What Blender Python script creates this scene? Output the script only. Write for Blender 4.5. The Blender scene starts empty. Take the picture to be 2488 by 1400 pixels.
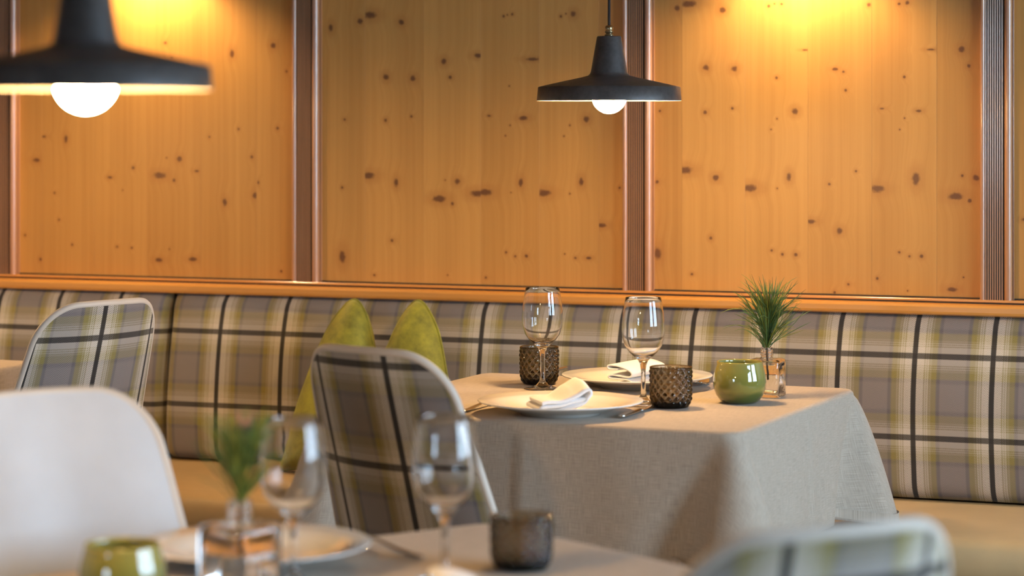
import bpy, math, random
from mathutils import Vector
random.seed(7)
S = bpy.context.scene
COL = S.collection
pi = math.pi

# ------------------------------------------------------------------ camera
PSI = math.radians(21.0)            # heading, turned left of the panelled wall's normal
SN, CS = math.sin(PSI), math.cos(PSI)
FPX, CX, HY, EYE = 6100.0, 1244.0, 281.0, 1.29
cam = bpy.data.cameras.new('camera')
camo = bpy.data.objects.new('camera', cam)
COL.objects.link(camo)
camo.location = (0, 0, EYE)
camo.rotation_euler = (pi / 2, 0, PSI)
cam.sensor_width = 36
cam.lens = 36 * FPX / 2488
cam.shift_y = -(700 - HY) / 2488
cam.clip_start = .05
cam.dof.use_dof = True
cam.dof.focus_distance = 4.93
cam.dof.aperture_fstop = 3.3
S.camera = camo

# ------------------------------------------------------------------ light
LAMP_COL = (1.0, .61, .26)
LAMP_W = 410.0                       # emission strength of the pendant globes
SCONCE_W = 1500.0
SKY_COL, SKY_W = (.57, .78, 1.0), 22.5
S.view_settings.view_transform = 'Standard'
S.view_settings.look = 'None'
S.view_settings.gamma = 1
S.view_settings.exposure = 0.12
S.view_settings.use_curve_mapping = False
wd = bpy.data.worlds.new('overcast_sky')
S.world = wd
wd.use_nodes = True
bgn = wd.node_tree.nodes['Background']
bgn.inputs[0].default_value = (*SKY_COL, 1)
bgn.inputs[1].default_value = SKY_W
cy = S.cycles
cy.caustics_reflective = False
cy.blur_glossy = .6
cy.sample_clamp_indirect = 8
cy.max_bounces = 14
cy.transmission_bounces = 14
cy.glossy_bounces = 6
cy.diffuse_bounces = 5

ROOM = dict(x0=-5.6, x1=2.5, y0=-2.6, y1=5.32, h=2.55)
# windows: (wall, centre along the wall, width, sill, head)
WINDOWS = [('right', 4.20, 1.3, .75, 2.42), ('right', 2.35, 1.4, .75, 2.42),
           ('front', -2.6, 1.0, .9, 1.9)]
for i, (wl, c, w, a, b) in enumerate(WINDOWS):   # sky portals: they only guide the sampling of the sky
    L = bpy.data.lights.new('window_portal', 'AREA')
    L.shape = 'RECTANGLE'
    L.size, L.size_y = w, b - a
    L.cycles.is_portal = True
    o = bpy.data.objects.new('window_portal', L)
    COL.objects.link(o)
    if wl == 'right':
        o.location = (ROOM['x1'] + .06, c, (a + b) / 2)
        o.rotation_euler = (pi / 2, 0, pi / 2)
    else:
        o.location = (c, ROOM['y0'] - .06, (a + b) / 2)
        o.rotation_euler = (-pi / 2, 0, pi)


# ------------------------------------------------------------------ pixel -> place helpers
def cam2w(X, d, z=0.0):
    return Vector((X * CS - d * SN, X * SN + d * CS, z))


def at_d(px, d, z=0.0):              # a pixel column at a known distance
    return cam2w((px - CX) / FPX * d, d, z)


def on_z(px, py, z):                 # a pixel resting on a level plane
    return at_d(px, FPX * (EYE - z) / (py - HY), z)


def on_y(px, py, Y):                 # a pixel on a plane parallel to the panelled wall
    u = (px - CX) / FPX
    d = Y / (u * SN + CS)
    return cam2w(u * d, d, EYE - (py - HY) * d / FPX)


def cdir(deg_right):                 # heading measured to the right of the camera's heading
    a = math.radians(deg_right)
    return cam2w(math.sin(a), math.cos(a))


# ------------------------------------------------------------------ object helpers
def link(name, data, parent=None):
    o = bpy.data.objects.new(name, data)
    COL.objects.link(o)
    if parent is not None:
        o.parent = parent
    return o


def tag(o, label=None, cat=None, group=None, kind=None):
    if label: o['label'] = label
    if cat: o['category'] = cat
    if group: o['group'] = group
    if kind: o['kind'] = kind
    return o


def thing(name, label, cat, loc=(0, 0, 0), rz=0.0, group=None):
    o = link(name, None)
    o.empty_display_size = .05
    o.location = loc
    o.rotation_euler = (0, 0, rz)
    return tag(o, label, cat, group)


def mk(name, V, F, mat, uv=None, smooth=True):
    me = bpy.data.meshes.new(name)
    me.from_pydata([tuple(v) for v in V], [], F)
    if uv is not None:
        ul = me.uv_layers.new(name='UVMap')
        idx = [0] * len(me.loops)
        me.loops.foreach_get('vertex_index', idx)
        flat = []
        for k in idx:
            flat += [uv[k][0], uv[k][1]]
        ul.data.foreach_set('uv', flat)
    if smooth:
        me.polygons.foreach_set('use_smooth', [True] * len(me.polygons))
    me.materials.append(mat)
    me.update()
    return me


def obj(name, V, F, mat, parent=None, uv=None, smooth=True, fix=False):
    me = mk(name, V, F, mat, uv, smooth)
    if fix:
        import bmesh
        bm = bmesh.new()
        bm.from_mesh(me)
        bmesh.ops.remove_doubles(bm, verts=bm.verts, dist=1e-6)
        bmesh.ops.recalc_face_normals(bm, faces=bm.faces)
        bm.to_mesh(me)
        bm.free()
    return link(name, me, parent)


def grid_faces(n, m, wrap=False, base=0, flip=False):
    """n columns (wrapping if asked) x m rows, vertex index = base + row*n + col"""
    F = []
    for j in range(m - 1):
        for i in range(n if wrap else n - 1):
            a = base + j * n + i
            b = base + j * n + (i + 1) % n
            f = (a, b, b + n, a + n)
            F.append(f[::-1] if flip else f)
    return F


def lathe_data(prof, n=48, closed=False, rfun=None):
    """prof: (r, z) list, outward facing when it runs bottom -> top on the outside"""
    V, F = [], []
    for (r, z) in prof:
        for i in range(n):
            t = 2 * pi * i / n
            rr = rfun(r, z, t) if rfun else r
            V.append((rr * math.cos(t), rr * math.sin(t), z))
    m = len(prof)
    F = grid_faces(n, m, True)
    if closed:
        for i in range(n):
            a = (m - 1) * n + i
            b = (m - 1) * n + (i + 1) % n
            F.append((a, b, (i + 1) % n, i))
    return V, F


def lathe(name, prof, mat, parent=None, n=48, closed=False, caps=False, rfun=None, smooth=True, off=(0, 0, 0)):
    V, F = lathe_data(prof, n, closed, rfun)
    if caps:
        m = len(prof)
        F.append(tuple(range(n))[::-1])
        F.append(tuple((m - 1) * n + i for i in range(n)))
    V = [(x + off[0], y + off[1], z + off[2]) for x, y, z in V]
    return obj(name, V, F, mat, parent, smooth=smooth)


def box_data(x0, x1, y0, y1, z0, z1, bev=0.0):
    if bev <= 0:
        V = [(x0, y0, z0), (x1, y0, z0), (x1, y1, z0), (x0, y1, z0), (x0, y0, z1), (x1, y0, z1), (x1, y1, z1), (x0, y1, z1)]
        F = [(3, 2, 1, 0), (4, 5, 6, 7), (0, 1, 5, 4), (1, 2, 6, 5), (2, 3, 7, 6), (3, 0, 4, 7)]
        return V, F
    b = bev
    V, id_ = [], {}
    for ix, (xa, sx) in enumerate(((x0, 1), (x1, -1))):
        for iy, (ya, sy) in enumerate(((y0, 1), (y1, -1))):
            for iz, (za, sz) in enumerate(((z0, 1), (z1, -1))):
                for ax in range(3):
                    p = [xa + sx * b, ya + sy * b, za + sz * b]
                    p[ax] = (xa, ya, za)[ax]
                    id_[(ix, iy, iz, ax)] = len(V)
                    V.append(tuple(p))
    F = []
    for ax in range(3):
        o1, o2 = [k for k in range(3) if k != ax]
        for s in (0, 1):
            q = []
            for (p, r) in ((0, 0), (1, 0), (1, 1), (0, 1)):
                k = [0, 0, 0]
                k[ax], k[o1], k[o2] = s, p, r
                q.append(id_[(*k, ax)])
            F.append(tuple(q))
    for ax in range(3):               # edges along axis ax
        o1, o2 = [k for k in range(3) if k != ax]
        for p in (0, 1):
            for r in (0, 1):
                k0, k1 = [0, 0, 0], [0, 0, 0]
                k0[ax], k1[ax] = 0, 1
                k0[o1] = k1[o1] = p
                k0[o2] = k1[o2] = r
                F.append((id_[(*k0, o1)], id_[(*k1, o1)], id_[(*k1, o2)], id_[(*k0, o2)]))
    for ix in (0, 1):
        for iy in (0, 1):
            for iz in (0, 1):
                F.append(tuple(id_[(ix, iy, iz, a)] for a in range(3)))
    return V, F


def box(name, x0, x1, y0, y1, z0, z1, mat, parent=None, bev=0.0):
    V, F = box_data(x0, x1, y0, y1, z0, z1, bev)
    return obj(name, V, F, mat, parent, smooth=False, fix=True)


def tube_data(pts, rad, n=10, cap=True):
    pts = [Vector(p) for p in pts]
    V, F = [], []
    up = Vector((0, 0, 1))
    prevx = None
    for i, p in enumerate(pts):
        t = (pts[min(i + 1, len(pts) - 1)] - pts[max(i - 1, 0)]).normalized()
        if prevx is None:
            prevx = t.orthogonal().normalized()
        x = (prevx - t * prevx.dot(t)).normalized()
        y = t.cross(x)
        prevx = x
        r = rad[i] if isinstance(rad, (list, tuple)) else rad
        for k in range(n):
            a = 2 * pi * k / n
            V.append(p + x * (r * math.cos(a)) + y * (r * math.sin(a)))
    F = grid_faces(n, len(pts), True)
    if cap:
        F.append(tuple(range(n))[::-1])
        F.append(tuple((len(pts) - 1) * n + i for i in range(n)))
    return V, F


def tube(name, pts, rad, mat, parent=None, n=10):
    V, F = tube_data(pts, rad, n)
    return obj(name, V, F, mat, parent)


def extrude(name, poly, vec, mat, parent=None, smooth=False):
    """poly: 3D points in order, pushed along vec"""
    vec = Vector(vec)
    poly = [Vector(p) for p in poly]
    n = len(poly)
    V = poly + [p + vec for p in poly]
    F = [tuple(range(n))[::-1], tuple(range(n, 2 * n))] + [(i, (i + 1) % n, n + (i + 1) % n, n + i) for i in range(n)]
    return obj(name, V, F, mat, parent, smooth=smooth, fix=True)


def smooth01(x):
    x = max(0.0, min(1.0, x))
    return x * x * (3 - 2 * x)


# ------------------------------------------------------------------ materials
class NT:
    def __init__(s, name):
        s.m = bpy.data.materials.new(name)
        s.m.use_nodes = True
        s.t = s.m.node_tree
        s.b = s.t.nodes['Principled BSDF']
        s.out = s.t.nodes['Material Output']

    def n(s, typ, **kw):
        nd = s.t.nodes.new(typ)
        for k, v in kw.items():
            setattr(nd, k, v)
        return nd

    def l(s, a, b):
        s.t.links.new(a, b)

    def set(s, sock, v):
        if hasattr(v, 'is_linked'):
            s.l(v, sock)
        else:
            sock.default_value = v

    def math(s, op, a, b=0.0, c=0.0, clamp=False):
        nd = s.n('ShaderNodeMath', operation=op, use_clamp=clamp)
        s.set(nd.inputs[0], a); s.set(nd.inputs[1], b); s.set(nd.inputs[2], c)
        return nd.outputs[0]

    def vmath(s, op, a, b=(0, 0, 0), c=(0, 0, 0), out=0):
        nd = s.n('ShaderNodeVectorMath', operation=op)
        s.set(nd.inputs[0], a); s.set(nd.inputs[1], b); s.set(nd.inputs[2], c)
        return nd.outputs[out]

    def mix(s, f, a, b, blend='MIX'):
        nd = s.n('ShaderNodeMix', data_type='RGBA', blend_type=blend)
        s.set(nd.inputs[0], f)
        s.set(nd.inputs[6], a if hasattr(a, 'is_linked') else (*a, 1))
        s.set(nd.inputs[7], b if hasattr(b, 'is_linked') else (*b, 1))
        return nd.outputs[2]

    def noise(s, vec, scale, detail=2.0, rough=.5):
        nd = s.n('ShaderNodeTexNoise')
        s.l(vec, nd.inputs['Vector'])
        nd.inputs['Scale'].default_value = scale
        nd.inputs['Detail'].default_value = detail
        nd.inputs['Roughness'].default_value = rough
        return nd.outputs[0]

    def rng(s, v, a, b, c=0.0, d=1.0, smooth=False):
        nd = s.n('ShaderNodeMapRange', interpolation_type='SMOOTHSTEP' if smooth else 'LINEAR')
        s.set(nd.inputs[0], v)
        for i, q in enumerate((a, b, c, d)):
            nd.inputs[i + 1].default_value = q
        return nd.outputs[0]

    def ramp(s, f, stops):
        nd = s.n('ShaderNodeValToRGB')
        e = nd.color_ramp.elements
        while len(e) < len(stops):
            e.new(.5)
        for el, (p, c) in zip(e, stops):
            el.position = p
            el.color = (*c, 1)
        s.l(f, nd.inputs[0])
        return nd.outputs[0]

    def bump(s, h, strength, dist):
        nd = s.n('ShaderNodeBump')
        nd.inputs['Strength'].default_value = strength
        nd.inputs['Distance'].default_value = dist
        s.l(h, nd.inputs['Height'])
        s.l(nd.outputs[0], s.b.inputs['Normal'])

    def col(s, c):
        s.set(s.b.inputs['Base Color'], c if hasattr(c, 'is_linked') else (*c, 1))

    def p(s, **kw):
        for k, v in kw.items():
            s.b.inputs[k.replace('_', ' ')].default_value = v


def plain(name, c, rough=.5, metal=0.0, var=.06, scale=40.0, bump=0.0, **kw):
    t = NT(name)
    g = t.n('ShaderNodeTexCoord').outputs['Object']
    nz = t.noise(g, scale, 4.0)
    f = t.rng(nz, .3, .7)
    t.col(t.mix(f, tuple(x * (1 - var) for x in c), tuple(min(1, x * (1 + var)) for x in c)))
    t.p(Roughness=rough, Metallic=metal, **kw)
    if bump:
        t.bump(nz, bump, .001)
    return t.m


def glass(name, c=(1, 1, 1), rough=0.0, ior=1.48):
    t = NT(name)
    t.col(c)
    t.p(Roughness=rough, IOR=ior)
    t.b.inputs['Transmission Weight'].default_value = 1.0
    return t.m


def smoke_mat():
    t = NT('smoke_brown_glass')
    t.col((.97, .96, .94))
    t.p(Roughness=0.0, IOR=1.48)
    t.b.inputs['Transmission Weight'].default_value = 1.0
    va = t.n('ShaderNodeVolumeAbsorption')
    va.inputs[0].default_value = (.50, .43, .25, 1)
    va.inputs[1].default_value = 540
    t.l(va.outputs[0], t.out.inputs['Volume'])
    return t.m


def emit(name, c, w):
    t = NT(name)
    e = t.n('ShaderNodeEmission')
    e.inputs[0].default_value = (*c, 1)
    e.inputs[1].default_value = w
    t.l(e.outputs[0], t.out.inputs[0])
    return t.m


WOOD_A, WOOD_B = (.570, .302, .080), (.440, .214, .050)
KNOT_C, HALO_C = (.115, .042, .014), (.40, .175, .040)


def plank_mat(knots):
    """pine veneer: vertical grain in world x/z, knots at their own places (world metres)"""
    t = NT('pine_plank')
    P = t.n('ShaderNodeNewGeometry').outputs['Position']
    rnd = t.n('ShaderNodeObjectInfo').outputs['Random']
    dmin = None
    for (kx, kz, rx, rz) in knots:
        q = t.vmath('MULTIPLY_ADD', P, (1 / rx, 0, 1 / rz), (-kx / rx, 0, -kz / rz))
        ln = t.vmath('LENGTH', q, out=1)
        dmin = ln if dmin is None else t.math('SMOOTH_MIN', dmin, ln, .3)
    if dmin is None:
        dmin = t.math('ADD', 50.0, 0.0)
    halo = t.rng(dmin, 1.0, 6.5, 1.0, 0.0, True)
    off = t.n('ShaderNodeCombineXYZ')
    t.l(t.math('MULTIPLY_ADD', rnd, 3.7, t.math('MULTIPLY', halo, .010)), off.inputs[0])
    t.l(t.math('MULTIPLY', rnd, 9.1), off.inputs[2])
    Q = t.vmath('ADD', P, off.outputs[0])
    broad = t.noise(t.vmath('MULTIPLY', Q, (14, 1, .9)), 1.0, 2.0)
    fine = t.noise(t.vmath('MULTIPLY', Q, (210, 1, 2.2)), 1.0, 3.0, .6)
    wv = t.n('ShaderNodeTexWave', wave_type='BANDS', bands_direction='X')
    t.l(t.vmath('MULTIPLY', Q, (1, 1, .055)), wv.inputs['Vector'])
    wv.inputs['Scale'].default_value = 15
    wv.inputs['Distortion'].default_value = 5.5
    wv.inputs['Detail'].default_value = 1.5
    wv.inputs['Detail Scale'].default_value = 1.1
    g = t.math('MULTIPLY_ADD', broad, .85, t.math('MULTIPLY_ADD', fine, .55, t.math('MULTIPLY', wv.outputs['Fac'], .10)))
    g = t.math('ADD', g, t.math('MULTIPLY_ADD', rnd, .34, -.17))
    c = t.mix(t.rng(g, .42, 1.05), WOOD_A, WOOD_B)
    edge = t.math('MULTIPLY_ADD', t.noise(P, 130.0, 3.0), .9, t.math('ADD', dmin, -.45))
    c = t.mix(t.rng(edge, 1.05, 3.3, .50, 0.0, True), c, HALO_C)
    c = t.mix(t.rng(edge, .45, 1.25, .88, 0.0, True), c, KNOT_C)
    t.col(c)
    t.p(Roughness=.42)
    t.b.inputs['Specular IOR Level'].default_value = .35
    t.bump(fine, .05, .001)
    return t.m


def trim_mat():
    t = NT('red_brown_trim_wood')
    P = t.n('ShaderNodeTexCoord').outputs['Object']
    fine = t.noise(t.vmath('MULTIPLY', P, (160, 160, 3)), 1.0, 3.0, .6)
    t.col(t.mix(t.rng(fine, .3, .7), (.50, .255, .125), (.38, .185, .090)))
    t.p(Roughness=.24)
    t.b.inputs['Coat Weight'].default_value = .6
    t.b.inputs['Coat Roughness'].default_value = .12
    return t.m


def rail_mat():
    t = NT('pine_rail_wood')
    P = t.n('ShaderNodeTexCoord').outputs['Object']
    fine = t.noise(t.vmath('MULTIPLY', P, (2.5, 120, 120)), 1.0, 3.0, .6)
    broad = t.noise(t.vmath('MULTIPLY', P, (1.2, 9, 9)), 1.0, 2.0)
    t.col(t.mix(t.rng(t.math('MULTIPLY_ADD', fine, .4, broad), .5, 1.0), (.66, .315, .075), (.50, .215, .045)))
    t.p(Roughness=.30)
    t.b.inputs['Coat Weight'].default_value = .35
    t.b.inputs['Coat Roughness'].default_value = .15
    return t.m


PERU, PERV = .1646, .1720


def plaid_mat():
    """wool tartan in metres of UV: stripes repeat every PERU x PERV, woven as herringbone"""
    t = NT('plaid_herringbone_wool')
    uvn = t.n('ShaderNodeUVMap').outputs[0]
    sp = t.n('ShaderNodeSeparateXYZ')
    t.l(uvn, sp.inputs[0])
    u, v = sp.outputs[0], sp.outputs[1]
    cream, tan_, olive, grey, slate, dark = (.80, .74, .63), (.52, .46, .29), (.335, .285, .088), (.295, .270, .265), (.170, .160, .180), (.008, .008, .010)

    def side(x, per):
        f = t.math('FRACT', t.math('ADD', t.math('DIVIDE', x, per), .5))
        d = t.math('MULTIPLY', t.math('ABSOLUTE', t.math('SUBTRACT', f, .5)), 2.0)   # 0 on the dark stripe, 1 midway
        return d
    du, dv = side(u, PERU), side(v, PERV)
    st_u = [(0, cream), (.24, cream), (.27, olive), (.285, cream), (.33, tan_), (.36, cream), (.39, olive), (.42, tan_), (.46, olive), (.56, olive), (.60, slate), (.655, slate), (.69, grey), (1, grey)]
    st_v = [(0, cream), (.21, cream), (.235, olive), (.26, cream), (.29, olive), (.31, cream), (.34, olive), (.36, tan_), (.40, olive), (.54, olive), (.58, slate), (.63, slate), (.70, grey), (1, grey)]
    cu, cv = t.ramp(du, st_u), t.ramp(dv, st_v)
    zig = t.math('PINGPONG', u, .0068)
    ph = t.math('MULTIPLY', t.math('ADD', v, zig), 2 * pi / .0035)
    m = t.rng(t.math('SINE', ph), -.6, .6, 0.08, .92)
    c = t.mix(m, cu, cv)
    nz = t.noise(t.vmath('MULTIPLY', uvn, (900, 900, 1)), 1.0, 2.0)
    c = t.mix(t.rng(nz, .3, .7, 0.0, .16), c, (.10, .09, .085), 'MIX')
    c = t.mix(t.math('MULTIPLY', m, .50), c, t.mix(.5, c, (.03, .026, .026)), 'MIX')
    c = t.mix(t.math('MULTIPLY', t.rng(m, .35, .9), .42), c, (.055, .048, .046))
    ku = t.rng(du, .058, .075, .97, 0.0)
    kv = t.math('MULTIPLY', t.rng(dv, .062, .080, 1.0, 0.0), t.rng(m, 0.0, 1.0, .70, .97))
    ku = t.math('MULTIPLY', ku, t.rng(m, 0.0, 1.0, 1.0, .86))
    c = t.mix(t.math('MAXIMUM', ku, kv), c, dark)
    t.col(c)
    t.p(Roughness=.92)
    t.b.inputs['Specular IOR Level'].default_value = .15
    t.b.inputs['Sheen Weight'].default_value = .15
    t.bump(m, .25, .0006)
    return t.m


def linen_mat():
    t = NT('beige_grey_linen')
    uvn = t.n('ShaderNodeUVMap').outputs[0]
    a = t.noise(t.vmath('MULTIPLY', uvn, (1000, 34, 1)), 1.0, 2.0, .6)
    b = t.noise(t.vmath('MULTIPLY', uvn, (34, 1000, 1)), 1.0, 2.0, .6)
    f = t.math('MULTIPLY_ADD', a, .5, t.math('MULTIPLY', b, .5))
    c = t.mix(t.rng(f, .36, .64), (.350, .290, .225), (.530, .455, .370))
    t.col(c)
    t.p(Roughness=.85)
    t.b.inputs['Specular IOR Level'].default_value = .2
    t.b.inputs['Sheen Weight'].default_value = .1
    t.bump(f, .25, .0006)
    return t.m


def velvet_mat():
    t = NT('olive_velvet')
    P = t.n('ShaderNodeTexCoord').outputs['Object']
    nz = t.noise(P, 16.0, 5.0, .65)
    t.col(t.mix(t.rng(nz, .36, .66), (.105, .102, .003), (.285, .275, .018)))
    t.p(Roughness=.7)
    t.b.inputs['Sheen Weight'].default_value = .55
    t.b.inputs['Sheen Tint'].default_value = (.75, .72, .25, 1)
    t.bump(nz, .3, .004)
    return t.m


def leather_mat(name, c, rough=.55):
    t = NT(name)
    P = t.n('ShaderNodeTexCoord').outputs['Object']
    nz = t.noise(P, 9.0, 4.0)
    fine = t.noise(P, 420.0, 2.0)
    t.col(t.mix(t.rng(nz, .3, .7), tuple(x * .92 for x in c), tuple(x * 1.05 for x in c)))
    t.p(Roughness=rough)
    t.bump(fine, .12, .0008)
    return t.m


def lampmetal_mat():
    t = NT('anthracite_lamp_metal')
    P = t.n('ShaderNodeTexCoord').outputs['Object']
    nz = t.noise(P, 26.0, 6.0, .7)
    t.col(t.mix(t.rng(nz, .35, .7), (.055, .051, .050), (.110, .104, .103)))
    t.p(Roughness=.48, Metallic=.35)
    return t.m


M = dict(
    trim=trim_mat(), rail=rail_mat(), plaid=plaid_mat(), linen=linen_mat(), velvet=velvet_mat(),
    groove=plain('groove_shade_fill', (.020, .013, .009), .6),  # near-black colour standing in for shade inside grooves and gaps
    leather=leather_mat('tan_bench_leather', (.50, .36, .185), .42),
    cream=leather_mat('cream_chair_leather', (.54, .57, .61), .55),
    piping=leather_mat('beige_piping_leather', (.60, .535, .46), .55),
    lampmetal=lampmetal_mat(),
    lining=plain('cream_lamp_lining', (.80, .74, .62), .5),
    brass=plain('aged_brass', (.30, .23, .13), .3, 1.0),
    cable=plain('black_cable', (.020, .024, .030), .35),
    bulb=emit('lit_globe_bulb', LAMP_COL, LAMP_W), dimbulb=emit('lit_dimmed_globe_bulb', LAMP_COL, LAMP_W * .72),
    spot=emit('lit_wall_lamp_bulb', (1.0, .66, .34), SCONCE_W),
    porcelain=plain('white_porcelain', (.83, .82, .79), .10, var=.01),
    napkin=plain('white_cotton_napkin', (.88, .87, .87), .85, var=.03, scale=300, bump=.1),
    steel=plain('polished_steel', (.62, .60, .57), .16, 1.0, var=.04),
    clear=glass('clear_glass'),
    smoke=smoke_mat(),
    water=glass('water', (.99, 1, 1), 0, 1.33),
    needle=plain('pine_needles', (.070, .130, .030), .5, var=.5, scale=60),
    needle2=plain('young_pine_needles', (.24, .26, .035), .5, var=.4, scale=60),
    twig=plain('brown_pine_twig', (.120, .070, .040), .8),
    bud=plain('purple_brown_bud', (.20, .115, .105), .8, var=.3, scale=300),
    plaster=plain('brown_wall_boarding', (.34, .21, .10), .8),
    white=plain('white_wall_plaster', (.75, .72, .67), .9),
    ceil=plain('pine_ceiling_boards', (.36, .22, .10), .7),
    floor=plain('oak_floor', (.42, .29, .17), .45),
    darkwood=plain('dark_walnut_wood', (.10, .055, .03), .4),
    frame=plain('white_window_paint', (.75, .75, .73), .4),
    base=plain('dark_bench_base', (.055, .036, .022), .6),
    ground=plain('snowy_ground', (.55, .57, .60), .9),
)


def green_mat():
    t = NT('moss_green_glazed_glass')
    P = t.n('ShaderNodeTexCoord').outputs['Object']
    sp = t.n('ShaderNodeSeparateXYZ')
    t.l(P, sp.inputs[0])
    nz = t.noise(P, 55.0, 5.0, .7)
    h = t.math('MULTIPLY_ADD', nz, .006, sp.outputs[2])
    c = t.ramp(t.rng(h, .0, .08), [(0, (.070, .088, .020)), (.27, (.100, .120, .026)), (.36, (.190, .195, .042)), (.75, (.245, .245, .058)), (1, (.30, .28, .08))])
    t.col(c)
    t.p(Roughness=.04)
    t.b.inputs['Coat Weight'].default_value = 1.0
    t.b.inputs['Coat Roughness'].default_value = .02
    t.b.inputs['Subsurface Weight'].default_value = .15
    t.b.inputs['Subsurface Radius'].default_value = (.01, .01, .004)
    return t.m


M['green'] = green_mat()


def pane_mat():
    t = NT('window_glass')
    tr = t.n('ShaderNodeBsdfTransparent')
    gl = t.n('ShaderNodeBsdfGlossy')
    gl.inputs['Roughness'].default_value = .02
    mx = t.n('ShaderNodeMixShader')
    mx.inputs[0].default_value = .06
    t.l(tr.outputs[0], mx.inputs[1])
    t.l(gl.outputs[0], mx.inputs[2])
    t.l(mx.outputs[0], t.out.inputs[0])
    return t.m


M['pane'] = pane_mat()

# ------------------------------------------------------------------ the room
R = ROOM
WY = R['y1']                         # face of the pine panels
st = lambda o: tag(o, kind='structure')
floor = st(box('floor', R['x0'] - .2, R['x1'] + .25, R['y0'] - .25, WY + .2, -.1, 0, M['floor']))
ceil = st(box('ceiling', R['x0'] - .2, R['x1'] + .25, R['y0'] - .25, WY + .2, R['h'], R['h'] + .1, M['ceil']))
gnd = st(box('ground_outside', -40, 40, -40, 40, -.62, -.5, M['ground']))
st(box('wall_left', R['x0'] - .2, R['x0'], R['y0'] - .2, WY + .2, 0, R['h'], M['white']))


def window_wall(name, wl):
    """wall with real openings: rectangles tiled around the windows"""
    ws = sorted([w for w in WINDOWS if w[0] == wl], key=lambda w: w[1])
    lo, hi = (R['y0'], WY + .2) if wl == 'right' else (R['x0'], R['x1'])
    V, F = [], []

    def slab(a0, a1, z0, z1):
        if wl == 'right':
            v, f = box_data(R['x1'], R['x1'] + .22, a0, a1, z0, z1)
        else:
            v, f = box_data(a0, a1, R['y0'] - .22, R['y0'], z0, z1)
        k = len(V)
        V.extend(v)
        F.extend([tuple(i + k for i in q) for q in f])
    cur = lo
    for (_, c, w, a, b) in ws:
        slab(cur, c - w / 2, 0, R['h'])
        slab(c - w / 2, c + w / 2, 0, a)
        slab(c - w / 2, c + w / 2, b, R['h'])
        cur = c + w / 2
    slab(cur, hi, 0, R['h'])
    return st(obj(name, V, F, M['plaster'], smooth=False))


window_wall('wall_right', 'right')
window_wall('wall_front', 'front')
for i, (wl, c, w, a, b) in enumerate(WINDOWS):
    root = st(link('window_%d' % (i + 1), None))
    root.location = (R['x1'] + .12, c, a) if wl == 'right' else (c, R['y0'] - .12, a)
    root.rotation_euler = (0, 0, pi / 2 if wl == 'right' else 0)
    h = b - a
    box('window_frame', -w / 2, -w / 2 + .05, -.03, .03, 0, h, M['frame'], root)
    box('window_frame', w / 2 - .05, w / 2, -.03, .03, 0, h, M['frame'], root)
    box('window_frame', -w / 2 + .05, w / 2 - .05, -.03, .03, 0, .05, M['frame'], root)
    box('window_frame', -w / 2 + .05, w / 2 - .05, -.03, .03, h - .05, h, M['frame'], root)
    box('mullion', -.055, .055, -.03, .03, .05, h - .05, M['frame'], root)
    for s in (-1, 1):
        x0, x1 = (.055, w / 2 - .05) if s > 0 else (-w / 2 + .05, -.055)
        zb = .05 + (h - .1) * .70
        box('glazing_bar', x0, x1, -.02, .02, zb, zb + .03, M['frame'], root)
        box('pane', x0, x1, -.003, .003, .05, zb, M['pane'], root)
        box('pane', x0, x1, -.003, .003, zb + .03, h - .05, M['pane'], root)

# panelled wall ------------------------------------------------------
wall = st(box('wall_back', R['x0'] - .2, R['x1'] + .25, WY + .014, WY + .2, 0, R['h'], M['plaster']))
TOP = R['h']
PZ0 = .900
wx = lambda px: on_y(px, 700, WY).x
# right-hand edges of the four pilasters in view, their spacing carried on to both sides
edges = [wx(p) for p in (49, 783, 1591, 2465)]
sp_ = (edges[3] - edges[0]) / 3
PIL_W = .070
left_e = [edges[0] - sp_ * k for k in (3, 2, 1)]
right_e = [edges[3] + sp_ * k for k in (1, 2, 3, 4)]
PIL = [e for e in left_e + edges + right_e if R['x0'] + .1 < e < R['x1']]

KSIZE = dict(x=.0021, s=.0033, t=.0045, m=.0073, l=.0112)


def knots_px(data, ox, oy, sc):
    """(x, y, size letter + shape letters) read off an enlarged crop -> knots on the wall in metres"""
    out = []
    for (x, y, k) in data:
        p = on_y(ox + x / sc, oy + y / sc, WY)
        r = KSIZE[k[0]]
        rx = rz = r
        if 'w' in k: rx, rz = r * 1.55, r * .75
        if 'T' in k: rx, rz = r * .8, r * 1.35
        if 'S' in k: rx, rz = r * 2.3, r * .55
        out.append((p.x, p.z, rx, rz))
    return out


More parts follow.
